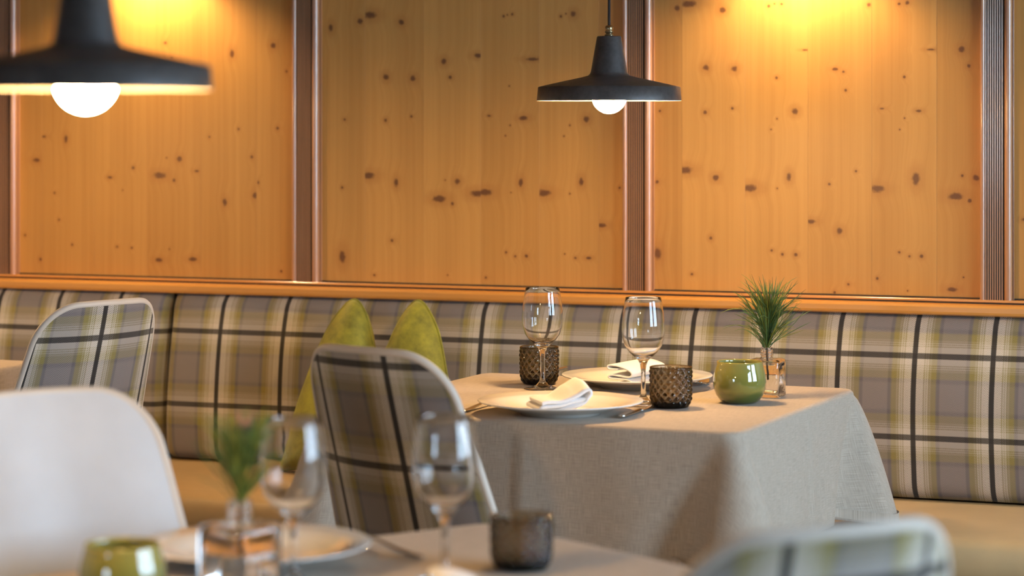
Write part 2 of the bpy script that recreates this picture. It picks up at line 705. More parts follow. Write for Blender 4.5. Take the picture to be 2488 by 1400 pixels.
KN = []
KN += knots_px([(45, 131, 'mT'), (185, 100, 'm'), (230, 72, 'lw'), (380, 105, 'm'), (307, 363, 'm'), (434, 370, 'm'), (580, 289, 'm'), (610, 365, 't'), (742, 262, 'mw'), (862, 77, 's'), (880, 70, 'x'), (903, 67, 's'), (1132, 77, 's'), (1157, 65, 'x'), (1191, 65, 'm'), (1000, 280, 'mS'), (889, 406, 'x'), (111, 565, 's'), (305, 568, 't'), (427, 550, 's'), (793, 547, 'sw'), (956, 558, 'mw'), (893, 592, 'x'), (871, 641, 'x'), (1253, 563, 'm'), (1175, 592, 'x'), (1147, 643, 'x'), (100, 886, 's'), (222, 830, 'lw'), (355, 863, 'mT'), (645, 858, 'm'), (587, 851, 'x'), (560, 940, 'lw'), (620, 962, 't'), (735, 915, 'lw'), (775, 908, 'lw'), (943, 862, 'mT'), (897, 910, 'x'), (1052, 912, 'lw'), (1228, 858, 'mT'), (1175, 915, 'x'), (1325, 1065, 'mw'), (1410, 888, 's'), (335, 1136, 't'), (100, 1212, 'lT'), (252, 1300, 's'), (598, 1300, 'x'), (778, 1312, 's'), (874, 1193, 's'), (917, 1211, 's'), (970, 1210, 't'), (1151, 1200, 'x'), (1201, 1219, 's'), (1263, 1219, 'tw')], 780, 0, 1.944)
KN += knots_px([(105, 38, 'm'), (157, 17, 'lw'), (313, 47, 'm'), (237, 311, 'm'), (367, 316, 'm'), (25, 510, 's'), (233, 516, 't'), (358, 498, 's'), (525, 28, 's'), (551, 17, 'x'), (585, 18, 's'), (692, 230, 'sS'), (561, 357, 's'), (645, 512, 'm'), (563, 546, 'x'), (536, 595, 'x'), (830, 318, 'tw'), (868, 330, 's'), (878, 415, 's'), (985, 22, 't'), (1125, 18, 's'), (1162, 12, 't'), (1270, 228, 'tS'), (1148, 354, 's'), (1412, 227, 'm'), (1444, 303, 't'), (1045, 499, 'sw'), (1214, 510, 'tw'), (1149, 543, 'x'), (1127, 595, 'x'), (12, 836, 't'), (140, 782, 'lw'), (282, 817, 'm'), (438, 864, 'lw'), (618, 812, 'mT'), (564, 866, 'x'), (803, 846, 's'), (926, 787, 's'), (718, 1018, 'mw'), (850, 1060, 'm'), (1025, 868, 'lw'), (1200, 823, 'lT'), (1385, 902, 'lw'), (1448, 923, 't'), (1478, 818, 'm'), (1414, 808, 's'), (259, 1094, 't'), (14, 1165, 'lT'), (538, 1151, 's'), (588, 1169, 's'), (650, 1171, 't'), (1125, 1160, 's'), (1171, 1178, 's'), (1226, 1178, 't'), (172, 1260, 's'), (1024, 1280, 's'), (891, 1307, 's'), (828, 1344, 's'), (1368, 1330, 'mw'), (1163, 1337, 'x'), (1420, 1275, 'x')], 1590, 0, 1.891)
KN += knots_px([(200, 280, 'tw'), (366, 298, 'mT'), (150, 455, 'mw'), (280, 698, 's'), (314, 895, 's'), (64, 1008, 's'), (412, 1080, 's'), (178, 1188, 't'), (690, 582, 'tw'), (863, 510, 't'), (786, 676, 'x'), (744, 1095, 's'), (852, 1103, 's'), (1060, 568, 'lw'), (1165, 603, 't'), (1205, 445, 'm'), (1335, 535, 'tw'), (1110, 437, 'x'), (1427, 282, 's'), (1642, 225, 's'), (1932, 218, 't'), (1740, 430, 't'), (1540, 765, 'mT'), (1765, 715, 'm'), (1790, 620, 'sT'), (1053, 1193, 'mw'), (1305, 1187, 'mw'), (1132, 1113, 'x'), (1958, 1277, 's')], 40, 240, 3.044)
KN += knots_px([(1110, 288, 't'), (1153, 393, 's'), (1558, 362, 'mT'), (1835, 305, 'm'), (1925, 480, 's')], 0, 0, 2.764)

JOINTS = {1: [102, 229, 358, 488, 623], 2: [886.5, 1029, 1168, 1310, 1455], 3: [1657, 1810, 1963, 2118, 2276]}
JW = {k: [wx(p) for p in v] for k, v in JOINTS.items()}
base_panel = [x - edges[2] for x in JW[3]]
generic = plank_mat([])
rk = random.Random(3)
panel_spans = []
for i in range(len(PIL) + 1):
    a = PIL[i - 1] if i > 0 else R['x0']
    b = (PIL[i] - PIL_W) if i < len(PIL) else R['x1']
    panel_spans.append((a, b))
for (a, b) in panel_spans:
    js = None
    for k, e in ((1, edges[0]), (2, edges[1]), (3, edges[2])):
        if abs(a - e) < 1e-6:
            js = JW[k]
    if js is None:
        js = [a + q for q in base_panel if .02 < q < b - a - .02]
    xs = [a - .004] + js + [b + .004]
    for x0, x1 in zip(xs[:-1], xs[1:]):
        kn = [k for k in KN if x0 <= k[0] < x1]
        if not kn:
            kn = [(rk.uniform(x0, x1), rk.uniform(.95, 2.4), rk.choice((.004, .006, .009)), rk.choice((.004, .006, .009))) for _ in range(4)]
        else:                            # above the frame the boards go on with knots of their own
            kn = kn + [(rk.uniform(x0, x1), rk.uniform(1.66, 2.4), .006, .006) for _ in range(2)]
        yo = rk.uniform(0, .0006)
        g = .0001
        V, F = box_data(x0 + g, x1 - g, WY + yo, WY + .014, PZ0 - .006, TOP, .0002)
        obj('plank', V, F, plank_mat(kn), wall, smooth=False, fix=True)
    # dark strip laid as the shadow line along the foot of each panel
    box('panel_gap_shade', a, b, WY - .003, WY + .002, .9012, .9042, M['groove'], wall)

# pilasters: half round, eight-groove reeded board, big half round, fillet
def pilaster(i, xr):
    x0 = xr - PIL_W
    root = st(link('trim_%d' % (i + 1), None))
    root.location = (x0, WY, .9013)
    H = TOP - .9013

    def prof(name, pts, mat, smooth=True):
        n = len(pts)
        V = [(x, y, z) for z in (0, H) for x, y in pts]
        F = [(k + 1, k, n + k, n + k + 1) for k in range(n - 1)]
        return obj(name, V, F, mat, root, smooth=smooth)
    hr = lambda c, r, y, n=12, flat=1.0: [(c - r * math.cos(pi * k / n), y - r * flat * math.sin(pi * k / n)) for k in range(n + 1)]
    prof('half_round', [(0, .002)] + hr(.0055, .0055, -.016) + [(.011, .0)], M['trim'])
    pts = [(.011, 0)]
    n = 8
    a, b = .0115, .0505
    w = (b - a) / n
    for k in range(n):
        s = a + k * w
        pts += [(s, -.016), (s + .0006, -.0195), (s + w * .52, -.0195), (s + w * .52 + .0006, -.016)]
    pts += [(b, -.016), (b, 0)]
    prof('reeded_board', pts, M['trim'], False)
    for k in range(n):
        s = a + k * w + w * .52 + .0004
        box('groove', s, s + w * .48 - .0006, -.0193, -.0155, 0, H, M['groove'], root)  # dark strip nearly fills the groove, its shade put into the colour
    prof('half_round', [(.0510, .002)] + hr(.0590, .0080, -.014, 16, 1.1) + [(.067, .0)], M['trim'])
    prof('fillet', [(.0672, .002), (.0672, -.006), (.0682, -.0065), (.0682, -.004), (.0688, -.004), (.0688, -.007), (.0700, -.007), (.0700, .002)], M['trim'], False)
    box('groove', .0675, .0692, -.0045, -.002, 0, H, M['groove'], root)  # shade beside the fillet, laid in as a dark strip
    return root


for i, e in enumerate(PIL):
    pilaster(i, e)

# rail above the bench back
XA, XB = R['x0'], R['x1']
rail = st(link('trim_%d' % (len(PIL) + 1), None))
rp = [(WY + .01, .868), (5.276, .868), (5.270, .871), (5.268, .876), (5.268, .886), (5.271, .8905), (5.277, .8922), (5.284, .8928), (WY - .006, .8928), (WY + .01, .8928)]
V = [(x, y, z) for x in (XA, XB) for y, z in rp]
n = len(rp)
obj('rail_board', V, [(k, k + 1, n + k + 1, n + k) for k in range(n - 1)] + [tuple(range(n)), tuple(range(2 * n - 1, n - 1, -1))], M['rail'], rail, smooth=False, fix=True)
box('groove', XA, XB, 5.297, WY + .006, .8928, .8962, M['groove'], rail)  # dark strip in the recess, coloured as its shade
box('upper_bead', XA, XB, 5.294, WY + .006, .8962, .9012, M['rail'], rail, .0008)
tag(rail, 'long pine rail with a rounded edge along the top of the bench back', kind='structure')

# ------------------------------------------------------------------ wall lamps above the frame
def wall_lamp(x, label):
    root = thing('wall_lamp', label, 'lamp', (x, WY, 1.66), 0, 'wall lamps on the pine panels')
    Vb, Fb = lathe_data([(.0001, 0), (.045, 0), (.045, .010), (.038, .014), (.0001, .014)], 32)
    obj('backplate', [(a, -c - .0005, b + .09) for a, b, c in Vb], Fb, M['lampmetal'], root, fix=True)
    tube('arm', [(0, -.012, .09), (0, -.06, .105), (0, -.092, .10), (0, -.10, .07)], .006, M['brass'], root)
    lathe('lamp_shade', [(.062, 0), (.060, .012), (.045, .055), (.018, .075), (.0001, .076), (.0001, .074), (.017, .073), (.0435, .054), (.0585, .012), (.0605, 0), (.062, 0)], M['lampmetal'], root, 40, off=(0, -.10, 0))
    lathe('bulb', [(.0001, .020), (.009, .0215), (.017, .028), (.020, .037), (.017, .047), (.009, .055), (.0001, .057)], M['spot'], root, 24, off=(0, -.10, .006))
    return root


xm = lambda k: (edges[k] + edges[k + 1] - PIL_W) / 2
wall_lamp(wx(388), 'small dark wall lamp on the pine panel at the left')
wall_lamp(wx(1958), 'small dark wall lamp on the pine panel behind the laid table')

# ------------------------------------------------------------------ bench
SEAT_Z = .48
BY0, BY1 = 5.238, 5.285               # foot and head of the upholstered back
seam = on_y(398, 900, 5.25).x
bench = thing('bench', 'long built-in bench with plaid wool back and tan leather seat along the wall', 'bench', (0, 0, 0))
SEG = 2.7
B0, B1 = R['x0'] + .01, R['x1'] - .01
cuts = sorted([seam + SEG * k for k in range(-3, 4) if B0 + .2 < seam + SEG * k < B1 - .2])
cuts = [B0] + cuts + [B1]
u_right, v_right = on_y(2227, 900, 5.25).x, on_y(2230, 866, 5.25).z
u_left, v_left = on_y(142, 760, 5.265).x, on_y(140, 797, 5.262).z
for a, b in zip(cuts[:-1], cuts[1:]):
    left = b <= seam + .01
    u0, v0 = (u_left, v_left) if left else (u_right, v_right)
    prof = []                          # (y, z) from under the front roll to the top
    zb, zt = SEAT_Z + .003, .8715
    N = 34
    for k in range(N + 1):
        t = k / N
        z = zb + (zt - zb) * t
        y = BY0 + (BY1 - BY0) * t
        y -= .020 * math.sin(pi * t) ** .6 - .0
        e = min(t, 1 - t)
        if e < .09:
            y += .016 * (1 - e / .09) ** 2
        prof.append((y, z))
    nx = max(8, int((b - a) / .06))
    V, uv = [], []
    xs = [a + .0025] + [a + .007, a + .016] + [a + .03 + (b - a - .06) * i / nx for i in range(nx + 1)] + [b - .016, b - .007, b - .0025]
    ins = lambda x: .034 * (1 - min(1, min(x - a, b - x) / .03)) ** 2
    for (y, z) in prof:
        for x in xs:
            V.append((x, y + ins(x) + .0015 * math.sin(x * 9 + z * 20), z))
            uv.append((x - u0 + .006 * math.sin((z - zb) / (zt - zb) * pi * .9), (z - v0) * 1.01))
    m = len(xs)
    F = grid_faces(m, len(prof))
    k0 = len(V)                         # flat back and closing sides
    for (y, z) in (prof[0], prof[-1]):
        for x in xs:
            V.append((x, WY - .012, z)); uv.append((x - u0, z - v0))
    top0, bot0 = (len(prof) - 1) * m, 0
    for i in range(m - 1):
        F.append((bot0 + i + 1, bot0 + i, k0 + i, k0 + i + 1))
        F.append((top0 + i, top0 + i + 1, k0 + m + i + 1, k0 + m + i))
    F.append(tuple([j * m for j in range(len(prof))] + [k0 + m, k0]))
    F.append(tuple([j * m + m - 1 for j in range(len(prof))][::-1] + [k0 + m - 1, k0 + 2 * m - 1]))
    obj('back_cushion', V, F, M['plaid'], bench, uv)
# leather seat pads, a little rounded at the front
for a, b in zip(cuts[:-1], cuts[1:]):
    sp = [(WY - .014, .400), (4.800, .400), (4.786, .404), (4.780, .415), (4.778, .440), (4.783, .462), (4.797, .474), (4.825, .4795), (4.95, .4815), (5.10, .4805), (5.22, .479), (WY - .014, .478)]
    V = [(x, y, z) for x in (a + .001, a + .004, b - .004, b - .001) for y, z in sp]
    n = len(sp)
    V = [(x, y + (.003 if i // n in (0, 3) and y < 5 else 0), z - (.003 if i // n in (0, 3) and z > .47 else 0)) for i, (x, y, z) in enumerate(V)]
    F = [(j * n + k, j * n + (k + 1) % n, (j + 1) * n + (k + 1) % n, (j + 1) * n + k) for j in range(3) for k in range(n)]
    F += [tuple(range(n))[::-1], tuple(range(3 * n, 4 * n))]
    obj('seat', V, F, M['leather'], bench, fix=True)
box('seat_front', B0, B1, 4.815, 4.835, .06, .401, M['leather'], bench)
box('plinth', B0, B1, 4.86, WY - .02, 0.0, .40, M['base'], bench)

# ------------------------------------------------------------------ cushion
def cushion():
    root = thing('cushion', 'olive green velvet cushion with two pointed top corners on the bench', 'cushion', (-2.285, 5.085, SEAT_Z))
    half = [(.0, .262), (.022, .300), (.040, .350), (.060, .380), (.077, .387), (.097, .372), (.128, .325), (.152, .262), (.178, .175), (.196, .095), (.212, .030), (.220, .004), (.206, -.004), (.150, .006), (.075, .001), (.0, .0)]
    P = half + [(-x, z) for x, z in half[1:-1]][::-1]
    m = len(P)
    bd = []
    for i in range(m):
        a, b, c, d = P[i - 1], P[i], P[(i + 1) % m], P[(i + 2) % m]
        for k in range(5):
            t = k / 5
            bd.append(tuple(.5 * (2 * b[q] + (c[q] - a[q]) * t + (2 * a[q] - 5 * b[q] + 4 * c[q] - d[q]) * t * t + (-a[q] + 3 * b[q] - 3 * c[q] + d[q]) * t ** 3) for q in (0, 1)))
    cx_, cz_ = 0.0, .135
    lean = lambda x, z: .115 * (z / .39) - .035 + .012 * math.sin(x * 14)
    rn = random.Random(2)
    V, F = [], []
    n = len(bd)
    rings = [.02, .15, .3, .45, .58, .70, .80, .88, .94, .98, 1.0]
    for s in (-1, 1):
        for r in rings:
            for (x, z) in bd:
                X, Z = cx_ + (x - cx_) * r, cz_ + (z - cz_) * r
                th = .072 * (1 - r ** 2.6) ** .55 * (1 - .45 * math.exp(-(X / .05) ** 2) * smooth01((Z - .10) / .16))
                wr = .004 * math.sin(26 * X + 9 * math.sin(21 * Z)) * (1 - r)
                V.append((X, s * th + wr + lean(X, Z), Z + .008))
    F = grid_faces(n, len(rings), True) + grid_faces(n, len(rings), True, base=n * len(rings), flip=True)
    F += [tuple(range(n))[::-1], tuple(n * len(rings) + i for i in range(n))]
    obj('cover', V, F, M['velvet'], root, fix=True)
    tube('piping', [(x, lean(x, z), z + .008) for x, z in bd + bd[:1]], .0030, M['velvet'], root, 6)
    return root


cushion()

# ------------------------------------------------------------------ chairs
def chair(label, back_px, back_py, facing, u0, v0z, d=None, ztop=.925):
    """tub dining chair; back_px/back_py: where the middle of its top edge shows; facing: heading right of the camera's"""
    d = d or FPX * (EYE - ztop) / (back_py - HY)
    bp = at_d(back_px, d)
    f = cdir(facing)
    org = bp + f * .325
    rz = math.atan2(f.y, f.x) - pi / 2
    root = thing('dining_chair', label, 'chair', (org.x, org.y, 0), rz, 'plaid and cream leather dining chairs')
    ZB, T = .425, .013
    RC = .35                              # radius of the curved back

    def Sf(a, b):
        c = max(0.0, (abs(a) - .50) / .50)
        zt = ztop - T / 2 - .004 * a * a - .075 * (1 - math.sqrt(max(0.0, 1 - c ** 2.3)))
        z = ZB + (zt - ZB) * b
        h = .153 + (.90 - z) * .135
        s_ = h * a
        yb = -.195 - .135 * ((z - ZB) / .49) ** 1.05
        return Vector((RC * math.sin(s_ / RC), yb + RC * (1 - math.cos(s_ / RC)), z))

    def nrm(a, b):
        e = .004
        du = Sf(min(1, a + e), b) - Sf(max(-1, a - e), b)
        dv = Sf(a, min(1, b + e)) - Sf(a, max(0, b - e))
        return du.cross(dv).normalized() * -1      # points to the front (inside)
    na, nb = 49, 33
    A = [math.sin(pi / 2 * (-1 + 2 * i / (na - 1))) for i in range(na)]
    B = [j / (nb - 1) for j in range(nb)]
    Vo, Vi, uv = [], [], []
    for b in B:
        row = [Sf(a, b) for a in A]
        s = [0.0]
        for i in range(1, na):
            s.append(s[-1] + (row[i] - row[i - 1]).length)
        mid = s[na // 2]
        for i, a in enumerate(A):
            nn = nrm(a, b)
            if nn.y < 0: nn = -nn
            puff = .006 * (1 - a ** 4) * (1 - (2 * b - 1) ** 6)
            Vo.append(row[i] - nn * (T / 2 + puff * .5))
            Vi.append(row[i] + nn * (T / 2 + puff * 2.2))
            uv.append((s[i] - mid - u0, (row[i].z - v0z) * 1.04))
    obj('back_shell', Vo, grid_faces(na, nb), M['plaid'], root, uv)
    obj('backrest', Vi, grid_faces(na, nb, flip=True), M['cream'], root)
    edge = [Sf(-1, b) for b in B] + [Sf(a, 1) for a in A[1:]] + [Sf(1, b) for b in B[::-1][1:]]
    tube('piping', edge, T / 2 + .0008, M['piping'], root, 12)
    # seat cushion: rounded trapezoid
    prof = [(-.030, .90), (-.030, .97), (-.022, 1.0), (.0, 1.0), (.020, .985), (.032, .94), (.038, .80), (.040, .4), (.0405, .01)]
    ns = 56
    V = []
    for (dz, k) in [(-.030, .01)] + prof:
        for i in range(ns):
            t = 2 * pi * i / ns
            c, s_ = math.cos(t), math.sin(t)
            x = abs(c) ** .5 * (1 if c > 0 else -1) * .235
            y = abs(s_) ** .5 * (1 if s_ > 0 else -1) * .215
            x *= 1 - .06 * (y / .2)
            V.append((x * k, y * k + .012, .425 + dz))
    obj('seat', V, grid_faces(ns, len(prof) + 1, True), M['cream'], root)
    box('seat_frame', -.19, .19, -.17, .20, .365, .394, M['darkwood'], root, .006)
    for sx in (-1, 1):
        for sy, yy in ((1, .17), (-1, -.15)):
            Vl, Fl = tube_data([(sx * .165, yy, .37), (sx * .195, yy + sy * .025, 0.0)], [.021, .012], 14)
            obj('leg', Vl, Fl, M['darkwood'], root)
    return root


chair('plaid dining chair pulled up to the laid table, its back towards the viewer', 880, 842, 41, .052, .900)
chair('plaid dining chair beside the bench at the far left table', 268, 728, -51, -.020, .853)
chair('dining chair at the left showing its cream leather front, behind the near table', 92, 946, 144, .02, .87)
chair('blurred plaid dining chair at the bottom right, nearest the viewer', 2045, 1272, -29, -.06, .872)

# ------------------------------------------------------------------ tables and cloths
def table_and_cloth(tlabel, clabel, corner, ex, ey, lx, ly, h, drop, folds, seed, group):
    """corner: one corner of the top; ex/ey unit vectors along its edges; cloth hangs all round"""
    ex, ey = Vector((ex.x, ex.y, 0)).normalized(), Vector((ey.x, ey.y, 0)).normalized()
    c = corner + ex * lx / 2 + ey * ly / 2
    rz = math.atan2(ex.y, ex.x)
    flip = ex.x * ey.y - ex.y * ey.x < 0
    tb = thing('dining_table', tlabel, 'table', (c.x, c.y, 0), rz, group + ' tables')
    box('tabletop', -lx / 2 + .022, lx / 2 - .022, -ly / 2 + .022, ly / 2 - .022, h - .034, h - .004, M['darkwood'], tb, .004)
    for x in ((0,) if lx < 1 else (-.43, .43)):
        lathe('column', [(.045, .018), (.038, .04), (.036, h - .08), (.06, h - .036)], M['darkwood'], tb, 24, off=(x, 0, 0))
        lathe('foot_plate', [(.0001, 0), (.155, 0), (.155, .008), (.142, .016), (.0001, .020)], M['base'], tb, 40, off=(x, 0, 0))
    rnd = random.Random(seed)
    # perimeter of the rounded rectangle, counter-clockwise
    rc = .035
    hx, hy = lx / 2, ly / 2
    per = []                       # (point, outward normal, side index, distance to next/prev corner, corner id or None)
    def seg(p0, p1, nrm, n):
        for i in range(n):
            t = i / n
            per.append((p0[0] + (p1[0] - p0[0]) * t, p0[1] + (p1[1] - p0[1]) * t, nrm[0], nrm[1]))
    def arc(cx_, cy_, a0, n):
        for i in range(n):
            a = a0 + pi / 2 * i / n
            per.append((cx_ + rc * math.cos(a), cy_ + rc * math.sin(a), math.cos(a), math.sin(a)))
    n1, n2, na = 64, 64, 14
    seg((-hx + rc, -hy), (hx - rc, -hy), (0, -1), n1)
    arc(hx - rc, -hy + rc, -pi / 2, na)
    seg((hx, -hy + rc), (hx, hy - rc), (1, 0), n2)
    arc(hx - rc, hy - rc, 0, na)
    seg((hx - rc, hy), (-hx + rc, hy), (0, 1), n1)
    arc(-hx + rc, hy - rc, pi / 2, na)
    seg((-hx, hy - rc), (-hx, -hy + rc), (-1, 0), n2)
    arc(-hx + rc, -hy + rc, pi, na)
    n = len(per)
    s = [0.0]
    for i in range(1, n):
        s.append(s[-1] + math.hypot(per[i][0] - per[i - 1][0], per[i][1] - per[i - 1][1]))
    total = s[-1] + math.hypot(per[0][0] - per[-1][0], per[0][1] - per[-1][1])
    cs = []
    k = 0
    for cnt in (n1, na, n2, na, n1, na, n2, na):
        if cnt == na:
            cs.append(s[k + na // 2])
        k += cnt
    wv = [(rnd.uniform(1.5, 4.5), rnd.uniform(0, 6.28), rnd.uniform(.003, .006)) for _ in range(4)]

    def sd(a, b):
        q = (a - b + total / 2) % total - total / 2
        return q
    V, uv = [], []
    # inside rings of the top
    rings = [.02, .25, .5, .75, .9, .97]
    for r in rings:
        for (x, y, nx, ny) in per:
            V.append((x * r, y * r, h))
            uv.append((x * r, y * r))
    er = .011
    for k in range(6):
        a = pi / 2 * k / 5
        for (x, y, nx, ny) in per:
            o = -er + er * math.sin(a)
            V.append((x + nx * o, y + ny * o, h - er + er * math.cos(a)))
            uv.append((x + nx * er * a, y + ny * er * a))
    m = 26
    for j in range(1, m + 1):
        t = j / m
        for i, (x, y, nx, ny) in enumerate(per):
            o = .010 * t
            dz = 0.0
            for w, p, amp in wv:
                o += amp * math.sin(w * s[i] * 2 * pi / total * 3 + p) * t ** 1.3
            for ci, c0 in enumerate(cs):
                q = sd(s[i], c0)
                g = math.exp(-(q / (.022 + .050 * t)) ** 2)
                o += folds[ci][0] * g * t ** .65
                # creases either side of the corner cone
                w = .028 + .100 * t
                o -= folds[ci][1] * t * (math.exp(-((q + w) / (.020 + .03 * t)) ** 2) + folds[ci][2] * math.exp(-((q - w) / (.020 + .03 * t)) ** 2))
                dz += .028 * math.exp(-(q / .09) ** 2)
            for (c0, amp) in folds[4]:        # pressed creases
                q = sd(s[i], c0)
                o += amp * smooth01((q + .002) / .004) * math.exp(-max(0, q) / .05) * t ** .4
            o = max(o, -.034 * t)
            z = h - er - (drop - er) * t - dz * t
            V.append((x + nx * o, y + ny * o, z))
            uv.append((x + nx * (er * 1.5 + (h - z)), y + ny * (er * 1.5 + (h - z))) if abs(nx) > .999 or abs(ny) > .999 else (x + nx * (h - z), y + ny * (h - z)))
    # hem turned under
    for i, (x, y, nx, ny) in enumerate(per):
        p = V[len(V) - n]
        V.append((p[0] - nx * .0015, p[1] - ny * .0015, p[2] + .0004)); uv.append(uv[len(uv) - n])
    for i, (x, y, nx, ny) in enumerate(per):
        p = V[len(V) - n]
        V.append((p[0], p[1], p[2] + .022)); uv.append(uv[len(uv) - n])
    rows = len(V) // n
    F = grid_faces(n, rows, True)
    V.append((0, 0, h)); uv.append((0, 0))
    F += [(len(V) - 1, i, (i + 1) % n) for i in range(n)]
    o = obj('tablecloth', V, F, M['linen'], None, uv)
    o.location = (c.x, c.y, 0)
    o.rotation_euler = (0, 0, rz)
    tag(o, clabel, 'tablecloth', group + ' cloths')
    return c, rz


TZ = .755
WX, WYD = Vector((1, 0, 0)), Vector((0, 1, 0))
# the laid table, square to the wall
fr = on_z(1790, 1052, TZ)
LX, LY = .80, .755
TRX, TRY = Vector((math.cos(.035), -math.sin(.035), 0)), Vector((math.sin(.035), math.cos(.035), 0))
c1 = Vector((fr.x, fr.y, 0)) - TRX * (LX - .005)
mid_c, mid_rz = table_and_cloth('square dining table under the linen cloth, laid for two by the bench', 'grey-beige linen cloth on the table laid for two', c1, TRX, TRY, LX, LY, TZ, .235,
    [(.078, .026, .25), (.085, .038, .6), (.050, .012, .6), (.085, .020, .6), [(.36, .010), (1.15, .009)]], 4, 'linen covered')
# the near table, turned away from the wall
NZ = .73
nc0 = on_z(1196, 1266, NZ)
e1, e2 = cdir(-126.0), cdir(144.0)
near_corner = nc0 + e1 * 1.30
near_c, near_rz = table_and_cloth('near dining table under a cloth, out of focus', 'blurred beige cloth on the near table', near_corner, -e1, e2, 1.30, .80, NZ, .22,
    [(.07, .018, .4), (.07, .018, .4), (.07, .018, .4), (.07, .018, .4), []], 9, 'linen covered')
# the far left table
fl = on_z(99, 877, TZ)
table_and_cloth('dining table at the far left edge, partly hidden by a plaid chair', 'linen cloth on the table at the far left edge', Vector((fl.x - .80, fl.y - .75, 0)), WX, WYD, .80, .75, TZ, .235,
    [(.05, .012, .4)] * 4 + [[]], 12, 'linen covered')

# ------------------------------------------------------------------ tableware
def plate(px, py, z, dia, label):
    p = on_z(px, py, z + .024)
    k = dia / .298
    pr = [(.0001, .004), (.060, .004), (.066, .0), (.072, .0), (.076, .005), (.090, .0075), (.118, .0165), (.1475, .0225), (.149, .0240), (.1478, .0252), (.118, .0195), (.094, .0125), (.0925, .0110), (.089, .0108), (.0875, .0092), (.084, .0090), (.082, .0074), (.060, .0070), (.0001, .0070)]
    o = lathe('plate', [(r * k, q) for r, q in pr], M['porcelain'], None, 96)
    o.location = (p.x, p.y, z + .0004)
    return tag(o, label, 'plate', 'white dinner plates')


P1 = plate(1362, 973, TZ, .298, 'white dinner plate at the front edge of the laid table')
P2 = plate(1548, 911, TZ, .298, 'white dinner plate on the bench side of the laid table')
P3 = plate(621, 1319, NZ, .292, 'blurred white plate on the near table behind the square vase')
p4 = at_d(1118, 2.735)
P4 = plate(1118, HY + FPX * (EYE - NZ - .024) / 2.735, NZ, .292, 'blurred white plate under a napkin at the bottom of the picture')


def wine_glass(px, py, z, label, d=None, hgt=.198):
    p = at_d(px, d, z) if d else on_z(px, py, z)
    k = hgt / .198
    out = [(.0001, .0), (.0350, .0), (.0362, .0008), (.0355, .0018), (.026, .0038), (.012, .0085), (.0065, .0150), (.0046, .026), (.0042, .045), (.0044, .062), (.0060, .073), (.0095, .0815), (.0165, .0875), (.0265, .0965), (.0345, .1085), (.0385, .1220), (.0402, .1370), (.0396, .1530), (.0374, .1720), (.0345, .1900), (.0331, .1976)]
    inn = [(.0329, .1979), (.0326, .1976), (.0340, .1900), (.0369, .1720), (.0391, .1530), (.0396, .1370), (.0379, .1222), (.0338, .1092), (.0258, .0976), (.0155, .0900), (.0070, .0870), (.0001, .0865)]
    o = lathe('wine_glass', [(r, q * k) for r, q in out + inn], M['clear'], None, 72)
    o.location = (p.x, p.y, z + .0003)
    return tag(o, label, 'wine glass', 'stemmed wine glasses')


wine_glass(1318, 946, TZ, 'clear wine glass behind the front plate, further left on the laid table')
wine_glass(1563, 983, TZ, 'clear wine glass beside the nearer smoked tumbler on the laid table')
wine_glass(713, 0, NZ, 'blurred wine glass on the near table beside the pine sprig', 2.995)
wine_glass(1081, 0, NZ, 'blurred wine glass on the near table beside the smoked tumbler', 3.02)


def tumbler(px, py, z, label, hgt=.0745):
    p = on_z(px, py, z)
    rb = lambda q: .0300 + .0078 * min(1, max(0, q / .018)) ** .55 + .0012 * q / .075
    nseg, rows = 16, 9.0

    def rf(r, q, t):
        if r < .0 or q > hgt * .955 or r < .030: return abs(r)
        w = smooth01((q - .002) / .008) * smooth01((hgt * .955 - q) / .004)
        a = abs(math.sin(nseg * t / 2 + rows * pi / 2 * q / hgt)) * abs(math.sin(nseg * t / 2 - rows * pi / 2 * q / hgt))
        return r + w * (.0030 * a - .0014)
    out = [(.0001, .0), (.020, .0), (.026, .0006)] + [(rb(.0015 + (hgt - .0015) * k / 58), .0015 + (hgt - .0015) * k / 58) for k in range(59)]
    V, F = [], []
    prof = out + [(.0378, hgt + .0008), (.0364, hgt)] + [(.0360 - .003 * (1 - min(1, (q - .011) / .014)) ** 2, q) for q in [hgt * .97, hgt * .8, hgt * .6, hgt * .4, .022, .016, .0125]] + [(.026, .0105), (.0001, .0098)]
    o = None
    nn = 16 * 12
    Vv = []
    nout = len(out)
    for k, (r, q) in enumerate(prof):
        for i in range(nn):
            t = 2 * pi * i / nn
            rr = rf(r, q, t) if k < nout else r
            Vv.append((rr * math.cos(t), rr * math.sin(t), q))
    o = obj('tumbler', Vv, grid_faces(nn, len(prof), True), M['smoke'])
    o.location = (p.x, p.y, z + .0003)
    return tag(o, label, 'glass', 'smoked diamond-cut tumblers')


tumbler(1310, 934, TZ, 'smoked brown diamond-cut tumbler behind a wine glass, far side of the laid table')
tumbler(1630, 991, TZ, 'smoked brown diamond-cut tumbler at the front of the laid table')
tumbler(1267, 1383, NZ, 'blurred smoked brown tumbler on the near table', .066)


def green_pot(px, d, z, label):
    p = at_d(px, d, z)
    out = [(.0001, .0), (.026, .0), (.031, .001), (.0375, .006), (.0445, .016), (.0485, .028), (.0497, .040), (.0485, .052), (.0455, .064), (.0432, .072), (.0428, .0765)]
    inn = [(.0418, .0778), (.0405, .0768), (.0408, .072), (.0430, .062), (.0455, .050), (.0465, .040), (.0452, .028), (.0410, .017), (.033, .011), (.0001, .010)]
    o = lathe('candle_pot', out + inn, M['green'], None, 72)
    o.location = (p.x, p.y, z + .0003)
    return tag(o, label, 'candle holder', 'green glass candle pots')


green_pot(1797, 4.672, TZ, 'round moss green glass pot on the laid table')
green_pot(297, 2.83, NZ, 'blurred green glass pot at the bottom left corner')


